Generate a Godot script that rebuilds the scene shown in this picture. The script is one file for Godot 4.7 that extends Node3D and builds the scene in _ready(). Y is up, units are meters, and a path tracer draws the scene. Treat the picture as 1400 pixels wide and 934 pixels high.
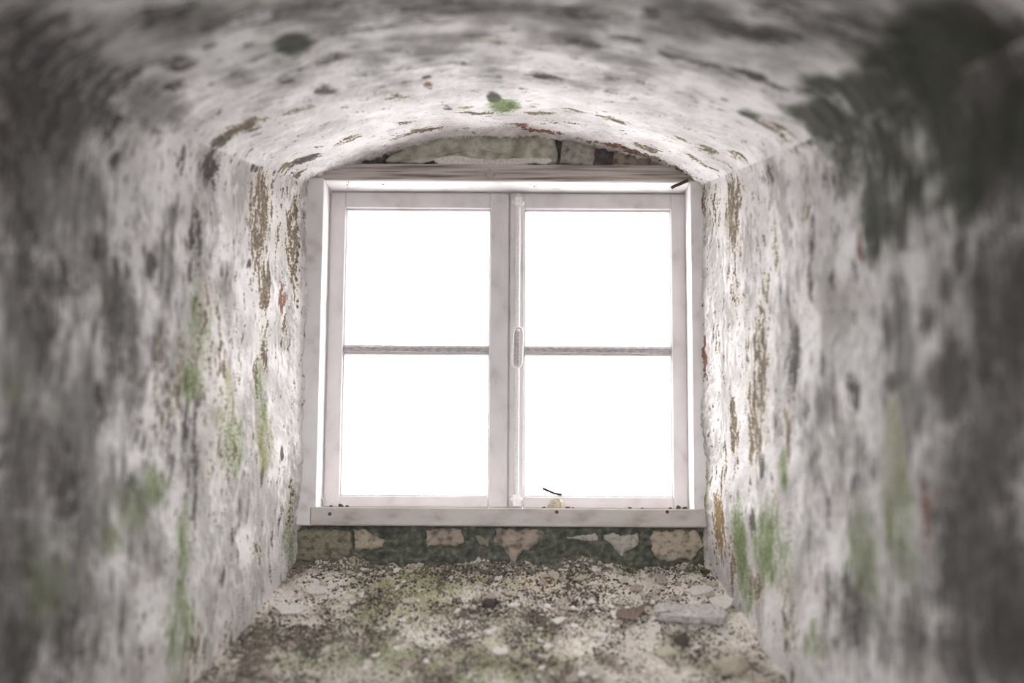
extends Node3D
# A deep, splayed and vaulted window niche in an old cellar wall, seen from the dark room in front of it.
# Metres, y up; z = 0 is the room-side face of the window casing, the room lies towards +z, y = 0 is eye height.

const DEEP := 1.72            # depth of the niche from window to room
const FLOOR_Y := -1.6         # room floor

var taken := {}
var rough_noise := FastNoiseLite.new()
var lump_noise := FastNoiseLite.new()
var fine_noise := FastNoiseLite.new()
var M := {}


# ------------------------------------------------------------------ shape of the niche
func x_left(z: float) -> float: return -0.522 - 0.37 * z
func x_right(z: float) -> float: return 0.482 + 0.29 * z
func y_spring(z: float) -> float: return 0.905 - 0.055 * z
func y_vault(x: float, z: float) -> float:
	var h := (x_right(z) - x_left(z)) * 0.5
	var r := 0.127 * 2.0 * h / 1.004
	var c := (x_right(z) + x_left(z)) * 0.5
	var big := (h * h + r * r) / (2.0 * r)
	return y_spring(z) + sqrt(maxf(big * big - (x - c) * (x - c), 0.0)) - (big - r)
func y_sill(x: float, z: float) -> float:
	var n := rough_noise.get_noise_2d(x * 9.0, z * 9.0) * 0.016 + lump_noise.get_noise_2d(x * 40.0, z * 46.0) * 0.010 + lump_noise.get_noise_2d(x * 85.0 + 40.0, z * 120.0) * 0.004 + fine_noise.get_noise_2d(x * 150.0, z * 190.0) * 0.0025
	return -0.058 - 0.61 * z + n

func section(q: float, z: float) -> Vector3:
	# left wall for q 0..1, vault 1..2, right wall 2..3
	if q <= 1.0:
		return Vector3(x_left(z), lerpf(-1.25, y_spring(z), q), z)
	if q >= 2.0:
		return Vector3(x_right(z), lerpf(y_spring(z), -1.25, q - 2.0), z)
	var x := lerpf(x_left(z), x_right(z), q - 1.0)
	return Vector3(x, y_vault(x, z), z)

func niche(q: float, z: float) -> Vector3:
	var w := minf(0.008 + 0.07 * maxf(z, 0.0), 0.07)
	var p := Vector3.ZERO
	for k in 7:
		p += section(clampf(q + (k - 3) / 3.0 * w, 0.0, 3.0), z)
	return p / 7.0


# ------------------------------------------------------------------ naming and meshes
func numbered(called: String) -> String:
	taken[called] = taken.get(called, -1) + 1
	return called if taken[called] == 0 else "%s_%03d" % [called, taken[called]]

func tag(o: Node, label: String, category: String, group := "", kind := "") -> Node:
	o.set_meta("label", label)
	if category: o.set_meta("category", category)
	if group: o.set_meta("group", group)
	if kind: o.set_meta("kind", kind)
	return o

func put(called: String, mesh: Mesh, mat: Material, parent: Node = null) -> MeshInstance3D:
	var o := MeshInstance3D.new()
	o.mesh = mesh
	o.material_override = mat
	if parent == null:
		o.name = numbered(called)
		add_child(o)
	else:
		o.name = called
		parent.add_child(o, true)
	return o

func holder(called: String, parent: Node = null) -> Node3D:
	var o := Node3D.new()
	if parent == null:
		o.name = numbered(called)
		add_child(o)
	else:
		o.name = called
		parent.add_child(o, true)
	return o

func finish(v: PackedVector3Array, idx: PackedInt32Array, ref: Vector3, away: bool, uv := PackedVector2Array()) -> ArrayMesh:
	# smooth shaded mesh; faces look along ref, or (away) away from the point ref
	var nor := PackedVector3Array()
	nor.resize(v.size())
	for t in range(0, idx.size(), 3):
		var a := v[idx[t]]
		var b := v[idx[t + 1]]
		var c := v[idx[t + 2]]
		var n := (b - a).cross(c - a)
		var out := (a + b + c) / 3.0 - ref if away else ref
		if n.dot(out) > 0.0:
			var s := idx[t + 1]
			idx[t + 1] = idx[t + 2]
			idx[t + 2] = s
		else:
			n = -n
		for k in 3:
			nor[idx[t + k]] += n
	for i in nor.size():
		nor[i] = nor[i].normalized()
	var arr := []
	arr.resize(Mesh.ARRAY_MAX)
	arr[Mesh.ARRAY_VERTEX] = v
	arr[Mesh.ARRAY_NORMAL] = nor
	arr[Mesh.ARRAY_INDEX] = idx
	if uv.size() == v.size():
		arr[Mesh.ARRAY_TEX_UV] = uv
	var m := ArrayMesh.new()
	m.add_surface_from_arrays(Mesh.PRIMITIVE_TRIANGLES, arr)
	return m

func tri(st: SurfaceTool, a: Vector3, b: Vector3, c: Vector3, out: Vector3) -> void:
	var n := (b - a).cross(c - a)
	if n.length_squared() < 1e-16:
		return
	if n.dot(out) > 0.0:
		var s := b
		b = c
		c = s
	else:
		n = -n
	n = n.normalized()
	for p in [a, b, c]:
		st.set_normal(n)
		st.add_vertex(p)

func quad(st: SurfaceTool, a: Vector3, b: Vector3, c: Vector3, d: Vector3, out: Vector3) -> void:
	tri(st, a, b, c, out)
	tri(st, a, c, d, out)

func begin() -> SurfaceTool:
	var st := SurfaceTool.new()
	st.begin(Mesh.PRIMITIVE_TRIANGLES)
	return st

func add_box(st: SurfaceTool, lo: Vector3, hi: Vector3, c := 0.0) -> void:
	# a box with its edges cut back by c
	var mid := (lo + hi) * 0.5
	var h := (hi - lo) * 0.5
	c = minf(c, minf(h.x, minf(h.y, h.z)) * 0.9)
	for ax in 3:
		var u := (ax + 1) % 3
		var w := (ax + 2) % 3
		for s in [-1.0, 1.0]:
			var q := []
			for k in [[-1, -1], [1, -1], [1, 1], [-1, 1]]:
				var p := Vector3.ZERO
				p[ax] = s * h[ax]
				p[u] = k[0] * (h[u] - c)
				p[w] = k[1] * (h[w] - c)
				q.append(mid + p)
			var out := Vector3.ZERO
			out[ax] = s
			quad(st, q[0], q[1], q[2], q[3], out)
		if c > 0.0:
			for su in [-1.0, 1.0]:
				for sw in [-1.0, 1.0]:
					var e := []
					for k in [[-1, 0], [1, 0], [1, 1], [-1, 1]]:
						var p := Vector3.ZERO
						p[ax] = k[0] * (h[ax] - c)
						p[u] = su * (h[u] if k[1] == 0 else h[u] - c)
						p[w] = sw * (h[w] - c if k[1] == 0 else h[w])
						e.append(mid + p)
					var out := Vector3.ZERO
					out[u] = su
					out[w] = sw
					quad(st, e[0], e[1], e[2], e[3], out)
	if c > 0.0:
		for sx in [-1.0, 1.0]:
			for sy in [-1.0, 1.0]:
				for sz in [-1.0, 1.0]:
					var o := Vector3(sx, sy, sz)
					tri(st, mid + o * Vector3(h.x, h.y - c, h.z - c), mid + o * Vector3(h.x - c, h.y, h.z - c), mid + o * Vector3(h.x - c, h.y - c, h.z), o)

func box(lo: Vector3, hi: Vector3, c := 0.0) -> ArrayMesh:
	var st := begin()
	add_box(st, lo, hi, c)
	return st.commit()

func tube(pts: Array, r: float, closed := false, sides := 8) -> ArrayMesh:
	var v := PackedVector3Array()
	var idx := PackedInt32Array()
	var n := pts.size()
	var last := Vector3.FORWARD
	for i in n:
		var a: Vector3 = pts[(i - 1 + n) % n] if closed or i > 0 else pts[i]
		var b: Vector3 = pts[(i + 1) % n] if closed or i < n - 1 else pts[i]
		var d := (b - a).normalized()
		var side := d.cross(last)
		if side.length() < 0.01: side = d.cross(Vector3.UP)
		side = side.normalized()
		var up := side.cross(d)
		for k in sides:
			var t := TAU * k / sides
			v.append(pts[i] + (side * cos(t) + up * sin(t)) * r)
	var nor := PackedVector3Array()
	for i in v.size():
		nor.append((v[i] - pts[i / sides]).normalized())
	for i in (n if closed else n - 1):
		for k in sides:
			var a := i * sides + k
			var b := i * sides + (k + 1) % sides
			var c := ((i + 1) % n) * sides + k
			var d := ((i + 1) % n) * sides + (k + 1) % sides
			for t in [[a, b, d], [a, d, c]]:
				var f := (v[t[1]] - v[t[0]]).cross(v[t[2]] - v[t[0]])
				if f.dot(nor[t[0]]) > 0.0: idx.append_array([t[0], t[2], t[1]])
				else: idx.append_array([t[0], t[1], t[2]])
	if not closed:
		for e in [0, n - 1]:
			for k in range(1, sides - 1):
				idx.append_array([e * sides, e * sides + k, e * sides + k + 1])
	var arr := []
	arr.resize(Mesh.ARRAY_MAX)
	arr[Mesh.ARRAY_VERTEX] = v
	arr[Mesh.ARRAY_NORMAL] = nor
	arr[Mesh.ARRAY_INDEX] = idx
	var m := ArrayMesh.new()
	m.add_surface_from_arrays(Mesh.PRIMITIVE_TRIANGLES, arr)
	return m

func sheet(nu: int, nv: int, at: Callable, uv_at: Callable, ref: Vector3, away: bool, thick: Vector3) -> ArrayMesh:
	# a finely divided face with a coarse back at the distance thick and closed edges
	var v := PackedVector3Array()
	var uv := PackedVector2Array()
	var idx := PackedInt32Array()
	for j in nv + 1:
		for i in nu + 1:
			v.append(at.call(i / float(nu), j / float(nv)))
			uv.append(uv_at.call(i / float(nu), j / float(nv)))
	for j in nv:
		for i in nu:
			var a := j * (nu + 1) + i
			idx.append_array([a, a + 1, a + nu + 2, a, a + nu + 2, a + nu + 1])
	var m := finish(v, idx, ref, away, uv)
	var st := begin()
	var rim := []
	for i in nu: rim.append(v[i])
	for j in nv: rim.append(v[j * (nu + 1) + nu])
	for i in range(nu, 0, -1): rim.append(v[nv * (nu + 1) + i])
	for j in range(nv, 0, -1): rim.append(v[j * (nu + 1)])
	var mid := Vector3.ZERO
	for p in rim: mid += p / rim.size()
	for i in rim.size():
		var a: Vector3 = rim[i]
		var b: Vector3 = rim[(i + 1) % rim.size()]
		quad(st, a, b, b + thick, a + thick, (a + b) * 0.5 - mid)
		tri(st, a + thick, b + thick, mid + thick, thick)
	st.commit(m)
	return m

func patch_mesh(outline: Array, z0: float, depth: float, wobble: float, sd: int) -> ArrayMesh:
	# an irregular rounded stone or render patch, its face towards +z
	var n := 72
	var ring := []
	var total := 0.0
	for i in outline.size(): total += (outline[(i + 1) % outline.size()] - outline[i]).length()
	var k := 0
	var run := 0.0
	for i in n:
		var want := total * i / n
		while want > run + (outline[(k + 1) % outline.size()] - outline[k]).length():
			run += (outline[(k + 1) % outline.size()] - outline[k]).length()
			k += 1
		var a: Vector2 = outline[k]
		var b: Vector2 = outline[(k + 1) % outline.size()]
		ring.append(a + (b - a).normalized() * (want - run))
	var c := Vector2.ZERO
	for p in ring: c += p / n
	var smooth := []
	for i in n:
		var p: Vector2 = (ring[(i + n - 1) % n] + ring[i] * 2.0 + ring[(i + 1) % n]) * 0.25
		p += Vector2(lump_noise.get_noise_2d(p.x * 90 + sd * 31, p.y * 90), lump_noise.get_noise_2d(p.y * 90, p.x * 90 + sd * 17)) * wobble
		smooth.append(p)
	var v := PackedVector3Array([Vector3(c.x, c.y, z0 + depth)])
	var idx := PackedInt32Array()
	var scales := [0.2, 0.4, 0.58, 0.74, 0.87, 0.96, 1.0, 1.0]
	for s in scales.size():
		for i in n:
			var p: Vector2 = c.lerp(smooth[i], scales[s])
			var z := z0 + depth * (1.0 - pow(scales[s], 6.0) * 0.55) + lump_noise.get_noise_2d(p.x * 70 + sd * 7, p.y * 70) * depth * 0.35 + fine_noise.get_noise_2d(p.x * 260, p.y * 260 + sd) * depth * 0.12
			if s == scales.size() - 1: z = z0 - 0.02
			v.append(Vector3(p.x, p.y, z))
	for i in n:
		idx.append_array([0, 1 + i, 1 + (i + 1) % n])
	for s in scales.size() - 1:
		for i in n:
			var a := 1 + s * n + i
			var b := 1 + s * n + (i + 1) % n
			idx.append_array([a, b, b + n, a, b + n, a + n])
	return finish(v, idx, Vector3(c.x, c.y, z0 - 0.05), true)

func plate_mesh(outline: Array, thick: float, curl: float, rng: RandomNumberGenerator) -> ArrayMesh:
	# a broken plate lying face up, with a crisp broken edge
	var n := outline.size()
	var v := PackedVector3Array()
	var idx := PackedInt32Array()
	var lift := []
	for p in outline: lift.append(curl * (p.x * p.x + 0.35 * p.x) + rng.randf_range(-0.25, 0.25) * thick)
	for face in [1.0, -1.0]:
		var o := v.size()
		v.append(Vector3(0, thick * face, 0))
		for i in n: v.append(Vector3(outline[i].x, thick * face * 0.8 + lift[i], outline[i].y) * Vector3(0.55, 1.0, 0.55) + Vector3(0, rng.randf_range(-0.3, 0.3) * thick, 0))
		for i in n: v.append(Vector3(outline[i].x * (0.97 if face > 0 else 0.9), thick * face * 0.8 + lift[i], outline[i].y * (0.97 if face > 0 else 0.9)))
		for i in n:
			var j := (i + 1) % n
			idx.append_array([o, o + 1 + i, o + 1 + j, o + 1 + i, o + 1 + n + i, o + 1 + n + j, o + 1 + i, o + 1 + n + j, o + 1 + j])
	for i in n:
		var p: Vector2 = outline[i]
		var q: Vector2 = outline[(i + 1) % n]
		var o := v.size()
		var l2: float = lift[(i + 1) % n]
		v.append_array([Vector3(p.x * 0.97, thick * 0.8 + lift[i], p.y * 0.97), Vector3(q.x * 0.97, thick * 0.8 + l2, q.y * 0.97), Vector3(q.x * 0.9, -thick * 0.8 + l2, q.y * 0.9), Vector3(p.x * 0.9, -thick * 0.8 + lift[i], p.y * 0.9)])
		idx.append_array([o, o + 1, o + 2, o, o + 2, o + 3])
	return finish(v, idx, Vector3.ZERO, true)

func flake_mesh(rng: RandomNumberGenerator, thick: float, curl: float, squash := 1.0) -> ArrayMesh:
	var outline := []
	var n := 11
	for i in n:
		var t := TAU * (i + rng.randf_range(-0.38, 0.38)) / n
		outline.append(Vector2(cos(t), sin(t) * squash) * rng.randf_range(0.3, 0.6))
	return plate_mesh(outline, thick * 0.7, curl, rng)

func lump_mesh(rng: RandomNumberGenerator, jag: float, squash := Vector3.ONE, fine := false) -> ArrayMesh:
	# an irregular crumb of radius about 0.5
	var s := SphereMesh.new()
	s.radius = 0.5
	s.height = 1.0
	s.radial_segments = 14 if fine else 6
	s.rings = 7 if fine else 3
	var a := s.get_mesh_arrays()
	var v: PackedVector3Array = a[Mesh.ARRAY_VERTEX]
	var idx: PackedInt32Array = a[Mesh.ARRAY_INDEX]
	var off := rng.randf() * 100.0
	for i in v.size():
		var k := 1.0 + jag * rough_noise.get_noise_3dv(v[i] * 9.0 + Vector3.ONE * off) * 2.0 + jag * 0.5 * lump_noise.get_noise_3dv(v[i] * 22.0 + Vector3.ONE * off)
		v[i] = v[i] * k * squash
	return finish(v, idx, Vector3.ZERO, true)


# ------------------------------------------------------------------ materials
func noise_picture(sd: int, freq: float, octaves: int, w: int, h: int, type := FastNoiseLite.TYPE_SIMPLEX_SMOOTH) -> FastNoiseLite:
	var n := FastNoiseLite.new()
	n.seed = sd
	n.noise_type = type
	n.frequency = freq
	n.fractal_octaves = octaves
	n.fractal_type = FastNoiseLite.FRACTAL_FBM
	return n

func noise_bytes(sd: int, freq: float, octaves: int, w: int, h: int, stretch_x := 1, stretch_y := 1) -> PackedByteArray:
	var im := noise_picture(sd, freq, octaves, w, h).get_image(w / stretch_x, h / stretch_y, false, false, true)
	if im.get_width() != w or im.get_height() != h:
		im.resize(w, h, Image.INTERPOLATE_CUBIC)
	im.convert(Image.FORMAT_L8)
	return im.get_data()

func stained(w: int, h: int, spots: Array, sd: int, along_x: bool, base: Array, ground: bool) -> Array:
	# limewash (or soil) with peeled, mouldy, mossy and rusty patches and painted-in falloff at the given places: [colour, height]
	var sx := 8 if along_x else 1
	var sy := 1 if along_x else 8
	if ground:
		sx = 2
		sy = 1
	var n1 := noise_bytes(sd, 0.05, 5, w, h, sx, sy)
	var n2 := noise_bytes(sd + 1, 0.13, 4, w, h, maxi(1, sx - 3), maxi(1, sy - 3))
	var n3 := noise_bytes(sd + 2, 0.0085, 5, w, h)
	var n4 := noise_bytes(sd + 3, 0.16, 3, w, h)
	var n5 := noise_bytes(sd + 4, 0.012, 4, w, h, mini(sx, 3), mini(sy, 3))
	var f := []
	for k in 9:
		var a := PackedFloat32Array()
		a.resize(w * h)
		f.append(a)
	for s in spots:
		var a: PackedFloat32Array = f[s[4]]
		var cx: float = s[0]
		var cy: float = s[1]
		var rx: float = maxf(s[2], 1.5)
		var ry: float = maxf(s[3], 1.5)
		for y in range(maxi(0, int(cy - ry * 1.7)), mini(h, int(cy + ry * 1.7) + 1)):
			for x in range(maxi(0, int(cx - rx * 1.7)), mini(w, int(cx + rx * 1.7) + 1)):
				var d := sqrt(((x - cx) / rx) * ((x - cx) / rx) + ((y - cy) / ry) * ((y - cy) / ry))
				var k: float = s[5] * (1.0 - smoothstep(0.0 if s[4] == 8 else 0.35, 1.7, d))
				if k > a[y * w + x]: a[y * w + x] = k
		f[s[4]] = a
	var fb: PackedFloat32Array = f[0]
	var fd: PackedFloat32Array = f[1]
	var fg: PackedFloat32Array = f[2]
	var fy: PackedFloat32Array = f[3]
	var fr: PackedFloat32Array = f[4]
	var fo: PackedFloat32Array = f[5]
	var fw: PackedFloat32Array = f[6]
	var fm: PackedFloat32Array = f[7]
	var fs: PackedFloat32Array = f[8]
	var col := PackedByteArray()
	col.resize(w * h * 3)
	var rel := PackedByteArray()
	rel.resize(w * h)
	var c0: Vector3 = base[0]
	var c1: Vector3 = base[1]
	var c2: Vector3 = base[2]
	var lift: float = base[3]
	var k_film: float = base[4]
	var k_shade_smear: float = base[5]
	var k_run: float = base[6]
	for i in w * h:
		var a := n1[i] / 255.0
		var b := n2[i] / 255.0
		var e := n3[i] / 255.0
		var g := n4[i] / 255.0
		var p := n5[i] / 255.0
		var v := (a * 0.36 + b * 0.4 + g * 0.24 - 0.5) * 2.1
		var c := c0.lerp(c1, clampf((e - 0.35) * 2.2 + (g - 0.5) * 0.6, 0.0, 1.0))
		var film := clampf((p + (b - 0.5) * 0.7 - 0.52) / 0.16, 0.0, 1.0) * k_film * (1.0 - minf(1.0, fw[i] * 2.0))
		c = c.lerp(c2, film)
		var hgt := 0.62 + (g - 0.5) * 0.14 + (b - 0.5) * 0.1 + (a - 0.5) * 0.12
		if fw[i] > 0.02:
			c = c.lerp(c0 * 1.06, clampf((fw[i] + v - 0.24) / 0.1, 0.0, 1.0))
		if fs[i] > 0.02:
			# dirty runs that also paint the darkening away from the window into the colour
			c = c.lerp(Vector3(146, 141, 137).lerp(Vector3(112, 108, 105), clampf(0.32 + (a - 0.5) * 1.6 * k_run + (b - 0.5) * 0.6, 0.0, 1.0)), clampf((fs[i] + (a - 0.5) * 0.7 * k_run + (e - 0.5) * 0.6 + (b - 0.5) * 0.3 * k_run - 0.1) / 0.38, 0.0, 1.0) * k_shade_smear)
		var peel := fb[i] + lift + v
		if fb[i] > 0.06:
			c = c.lerp(Vector3(226, 214, 196), clampf((peel - 0.14) / 0.16, 0.0, 0.8))
		var k := clampf((peel - 0.3) / 0.06, 0.0, 1.0)
		if k > 0.0:
			c = c.lerp(Vector3(146, 131, 115).lerp(Vector3(82, 72, 63), clampf((g - 0.25) * 1.4 + (b - 0.5) * 0.8, 0.0, 1.0)), k * 0.92)
			hgt -= 0.34 * k
		if fr[i] > 0.02:
			k = clampf((fr[i] + v - 0.28) / 0.08, 0.0, 1.0)
			c = c.lerp(Vector3(138, 100, 84).lerp(Vector3(110, 74, 60), g), k * 0.85)
			hgt -= 0.25 * k
		if fo[i] > 0.02:
			k = clampf((fo[i] + v - 0.28) / 0.1, 0.0, 1.0)
			c = c.lerp(Vector3(142, 116, 70).lerp(Vector3(104, 82, 50), g), k * 0.8)
			hgt -= 0.15 * k
		k = clampf((fd[i] + lift * 0.6 - v * 0.9 - 0.3) / 0.12, 0.0, 1.0) * (0.0 if ground else 1.0)
		if k > 0.0:
			c = c.lerp(Vector3(96, 90, 88).lerp(Vector3(66, 63, 61), clampf(g * 1.3 - 0.2, 0.0, 1.0)), k * 0.86)
			hgt -= 0.16 * k
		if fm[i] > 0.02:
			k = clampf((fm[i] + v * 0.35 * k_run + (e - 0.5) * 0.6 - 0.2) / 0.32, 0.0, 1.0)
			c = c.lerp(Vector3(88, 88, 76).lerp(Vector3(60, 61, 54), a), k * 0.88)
		if fy[i] > 0.02:
			k = clampf((fy[i] - v * 0.7 + (g - 0.5) * 0.6 - 0.2) / 0.45, 0.0, 1.0)
			c = c.lerp(Vector3(164, 160, 116).lerp(Vector3(112, 112, 72), g), k * 0.72)
			hgt += 0.1 * k * (g - 0.3)
		if fg[i] > 0.02:
			k = clampf((fg[i] - v * 0.7 + (g - 0.5) * 0.6 - 0.2) / 0.45, 0.0, 1.0)
			c = c.lerp(Vector3(126, 138, 90).lerp(Vector3(74, 92, 50), g), k * 0.8)
			hgt += 0.12 * k * (g - 0.3)
		if ground:
			# crumbs of humus between the plaster dust
			k = clampf((b * 0.4 + g * 0.25 + a * 0.35 + (e - 0.5) * 0.3 + fd[i] * 0.3 - fw[i] * 0.25 - 0.53) / 0.06, 0.0, 1.0)
			c = c.lerp(Vector3(82, 73, 67), k * 0.7)
			hgt += 0.25 * k
		col[i * 3] = clampi(int(c.x), 0, 255)
		col[i * 3 + 1] = clampi(int(c.y), 0, 255)
		col[i * 3 + 2] = clampi(int(c.z), 0, 255)
		rel[i] = clampi(int(hgt * 255.0), 0, 255)
	return [ImageTexture.create_from_image(Image.create_from_data(w, h, false, Image.FORMAT_RGB8, col)), ImageTexture.create_from_image(Image.create_from_data(w, h, false, Image.FORMAT_L8, rel))]

func surface_material(t: Array, relief: float, repeat := false) -> StandardMaterial3D:
	var m := StandardMaterial3D.new()
	m.albedo_texture = t[0]
	m.roughness = 0.95
	m.metallic_specular = 0.25
	m.heightmap_enabled = true
	m.heightmap_texture = t[1]
	m.heightmap_scale = relief
	m.texture_repeat = repeat
	return m

func ramp(stops: Array) -> Gradient:
	var g := Gradient.new()
	g.offsets = PackedFloat32Array()
	var off := PackedFloat32Array()
	var cols := PackedColorArray()
	for s in stops:
		off.append(s[0])
		cols.append(Color8(s[1], s[2], s[3]))
	g.offsets = off
	g.colors = cols
	return g

func grained(sd: int, freq: float, stops: Array, scale: Vector3, rough: float, relief := 0.0, octaves := 5) -> StandardMaterial3D:
	# a material whose colour follows noise, laid on by world position
	var m := StandardMaterial3D.new()
	var t := NoiseTexture2D.new()
	t.width = 512
	t.height = 512
	t.seamless = true
	t.noise = noise_picture(sd, freq, octaves, 512, 512)
	t.color_ramp = ramp(stops)
	m.albedo_texture = t
	m.uv1_triplanar = true
	m.uv1_world_triplanar = true
	m.uv1_scale = scale
	m.roughness = rough
	m.metallic_specular = 0.35
	if relief > 0.0:
		var h := NoiseTexture2D.new()
		h.width = 512
		h.height = 512
		h.seamless = true
		h.noise = noise_picture(sd + 5, freq * 1.6, octaves, 512, 512)
		m.heightmap_enabled = true
		m.heightmap_texture = h
		m.heightmap_scale = relief
	return m

func make_materials() -> void:
	M.paint = grained(11, 0.012, [[0.0, 194, 185, 182], [0.25, 214, 207, 205], [0.5, 221, 215, 214], [1.0, 226, 220, 219]], Vector3(1.6, 1.6, 1.6), 0.55, 0.05)
	M.sash_paint = grained(12, 0.012, [[0.0, 184, 175, 172], [0.25, 202, 195, 193], [0.5, 209, 202, 201], [1.0, 214, 208, 207]], Vector3(1.6, 1.2, 1.6), 0.5, 0.04)
	M.sill_paint = grained(33, 0.012, [[0.0, 150, 137, 129], [0.25, 176, 165, 158], [0.5, 187, 177, 171], [1.0, 194, 184, 179]], Vector3(1.4, 2.5, 2), 0.6, 0.05)
	M.hardware = grained(13, 0.03, [[0.0, 200, 192, 188], [0.4, 222, 217, 214], [1.0, 228, 224, 222]], Vector3(5, 5, 5), 0.4)
	M.muntin = grained(14, 0.05, [[0.0, 120, 112, 112], [0.5, 168, 160, 160], [1.0, 190, 184, 184]], Vector3(2, 8, 8), 0.6)
	M.timber = grained(15, 0.02, [[0.0, 92, 82, 78], [0.35, 156, 144, 139], [0.55, 178, 167, 162], [0.75, 190, 180, 175], [1.0, 168, 156, 151]], Vector3(0.35, 9, 9), 0.85, 0.06)
	M.render_patch = grained(16, 0.02, [[0.0, 118, 114, 102], [0.4, 164, 159, 144], [0.6, 178, 174, 160], [0.72, 196, 191, 178], [1.0, 150, 148, 128]], Vector3(1.8, 2.2, 2), 0.95, 0.15)
	M.pale_stone = grained(17, 0.03, [[0.0, 92, 88, 78], [0.25, 136, 129, 117], [0.45, 160, 153, 143], [1.0, 180, 174, 165]], Vector3(2.6, 3.4, 3), 0.95, 0.2)
	M.dark_stone = grained(18, 0.03, [[0.0, 66, 60, 58], [0.5, 98, 90, 86], [1.0, 128, 118, 112]], Vector3(2.6, 3.4, 3), 0.95, 0.2)
	M.mortar = grained(19, 0.025, [[0.0, 56, 57, 52], [0.35, 76, 77, 70], [0.55, 92, 91, 82], [0.75, 114, 110, 96], [1.0, 146, 138, 122]], Vector3(3, 3.4, 3), 1.0, 0.25)
	M.moss_stone = grained(20, 0.022, [[0.0, 66, 66, 56], [0.35, 106, 101, 87], [0.55, 138, 129, 112], [0.7, 112, 108, 90], [1.0, 156, 146, 128]], Vector3(2.6, 3.4, 3), 0.95, 0.2)
	M.sand_stone = grained(21, 0.022, [[0.0, 74, 72, 60], [0.24, 116, 108, 92], [0.4, 154, 142, 126], [0.65, 172, 159, 141], [1.0, 146, 132, 116]], Vector3(2.6, 3.4, 3), 0.95, 0.2)
	M.rose_stone = grained(22, 0.022, [[0.0, 70, 66, 58], [0.28, 110, 99, 89], [0.45, 146, 131, 120], [1.0, 168, 152, 140]], Vector3(2.6, 3.4, 3), 0.95, 0.2)
	M.flake_a = grained(23, 0.03, [[0.0, 168, 158, 150], [0.5, 206, 198, 192], [1.0, 222, 216, 210]], Vector3(8, 8, 8), 0.95)
	M.flake_b = grained(24, 0.03, [[0.0, 136, 126, 112], [0.5, 178, 167, 150], [1.0, 196, 186, 170]], Vector3(8, 8, 8), 0.95)
	M.flake_c = grained(25, 0.03, [[0.0, 120, 106, 98], [0.5, 160, 144, 136], [1.0, 186, 172, 166]], Vector3(8, 8, 8), 0.95)
	M.slab = grained(26, 0.025, [[0.0, 140, 131, 126], [0.45, 188, 180, 176], [0.7, 206, 199, 196], [1.0, 176, 167, 163]], Vector3(6, 6, 6), 0.95, 0.5)
	M.leaf = grained(27, 0.03, [[0.0, 84, 68, 60], [0.5, 130, 112, 101], [1.0, 166, 148, 136]], Vector3(10, 10, 10), 0.8)
	M.humus = grained(28, 0.05, [[0.0, 48, 42, 40], [0.5, 78, 69, 66], [1.0, 104, 93, 86]], Vector3(12, 12, 12), 1.0)
	M.twig = grained(29, 0.05, [[0.0, 56, 48, 44], [1.0, 98, 86, 78]], Vector3(12, 12, 12), 0.9)
	M.moss = grained(30, 0.05, [[0.0, 70, 84, 46], [0.5, 104, 118, 68], [1.0, 136, 144, 92]], Vector3(12, 12, 12), 1.0)
	M.cellar = grained(31, 0.012, [[0.0, 62, 58, 56], [0.5, 80, 76, 73], [1.0, 96, 91, 87]], Vector3(0.6, 0.6, 0.6), 0.95)
	M.facade = grained(32, 0.02, [[0.0, 150, 146, 140], [1.0, 190, 186, 180]], Vector3(1, 1, 1), 0.95)
	M.web = StandardMaterial3D.new()
	M.web.albedo_color = Color8(196, 192, 188)
	M.web.roughness = 0.6
	M.glass = StandardMaterial3D.new()
	M.glass.albedo_color = Color(0.94, 0.95, 0.95, 0.06)
	M.glass.transparency = BaseMaterial3D.TRANSPARENCY_ALPHA
	M.glass.roughness = 0.04
	M.grit_dark = M.humus
	M.grit_pale = M.flake_b


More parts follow.
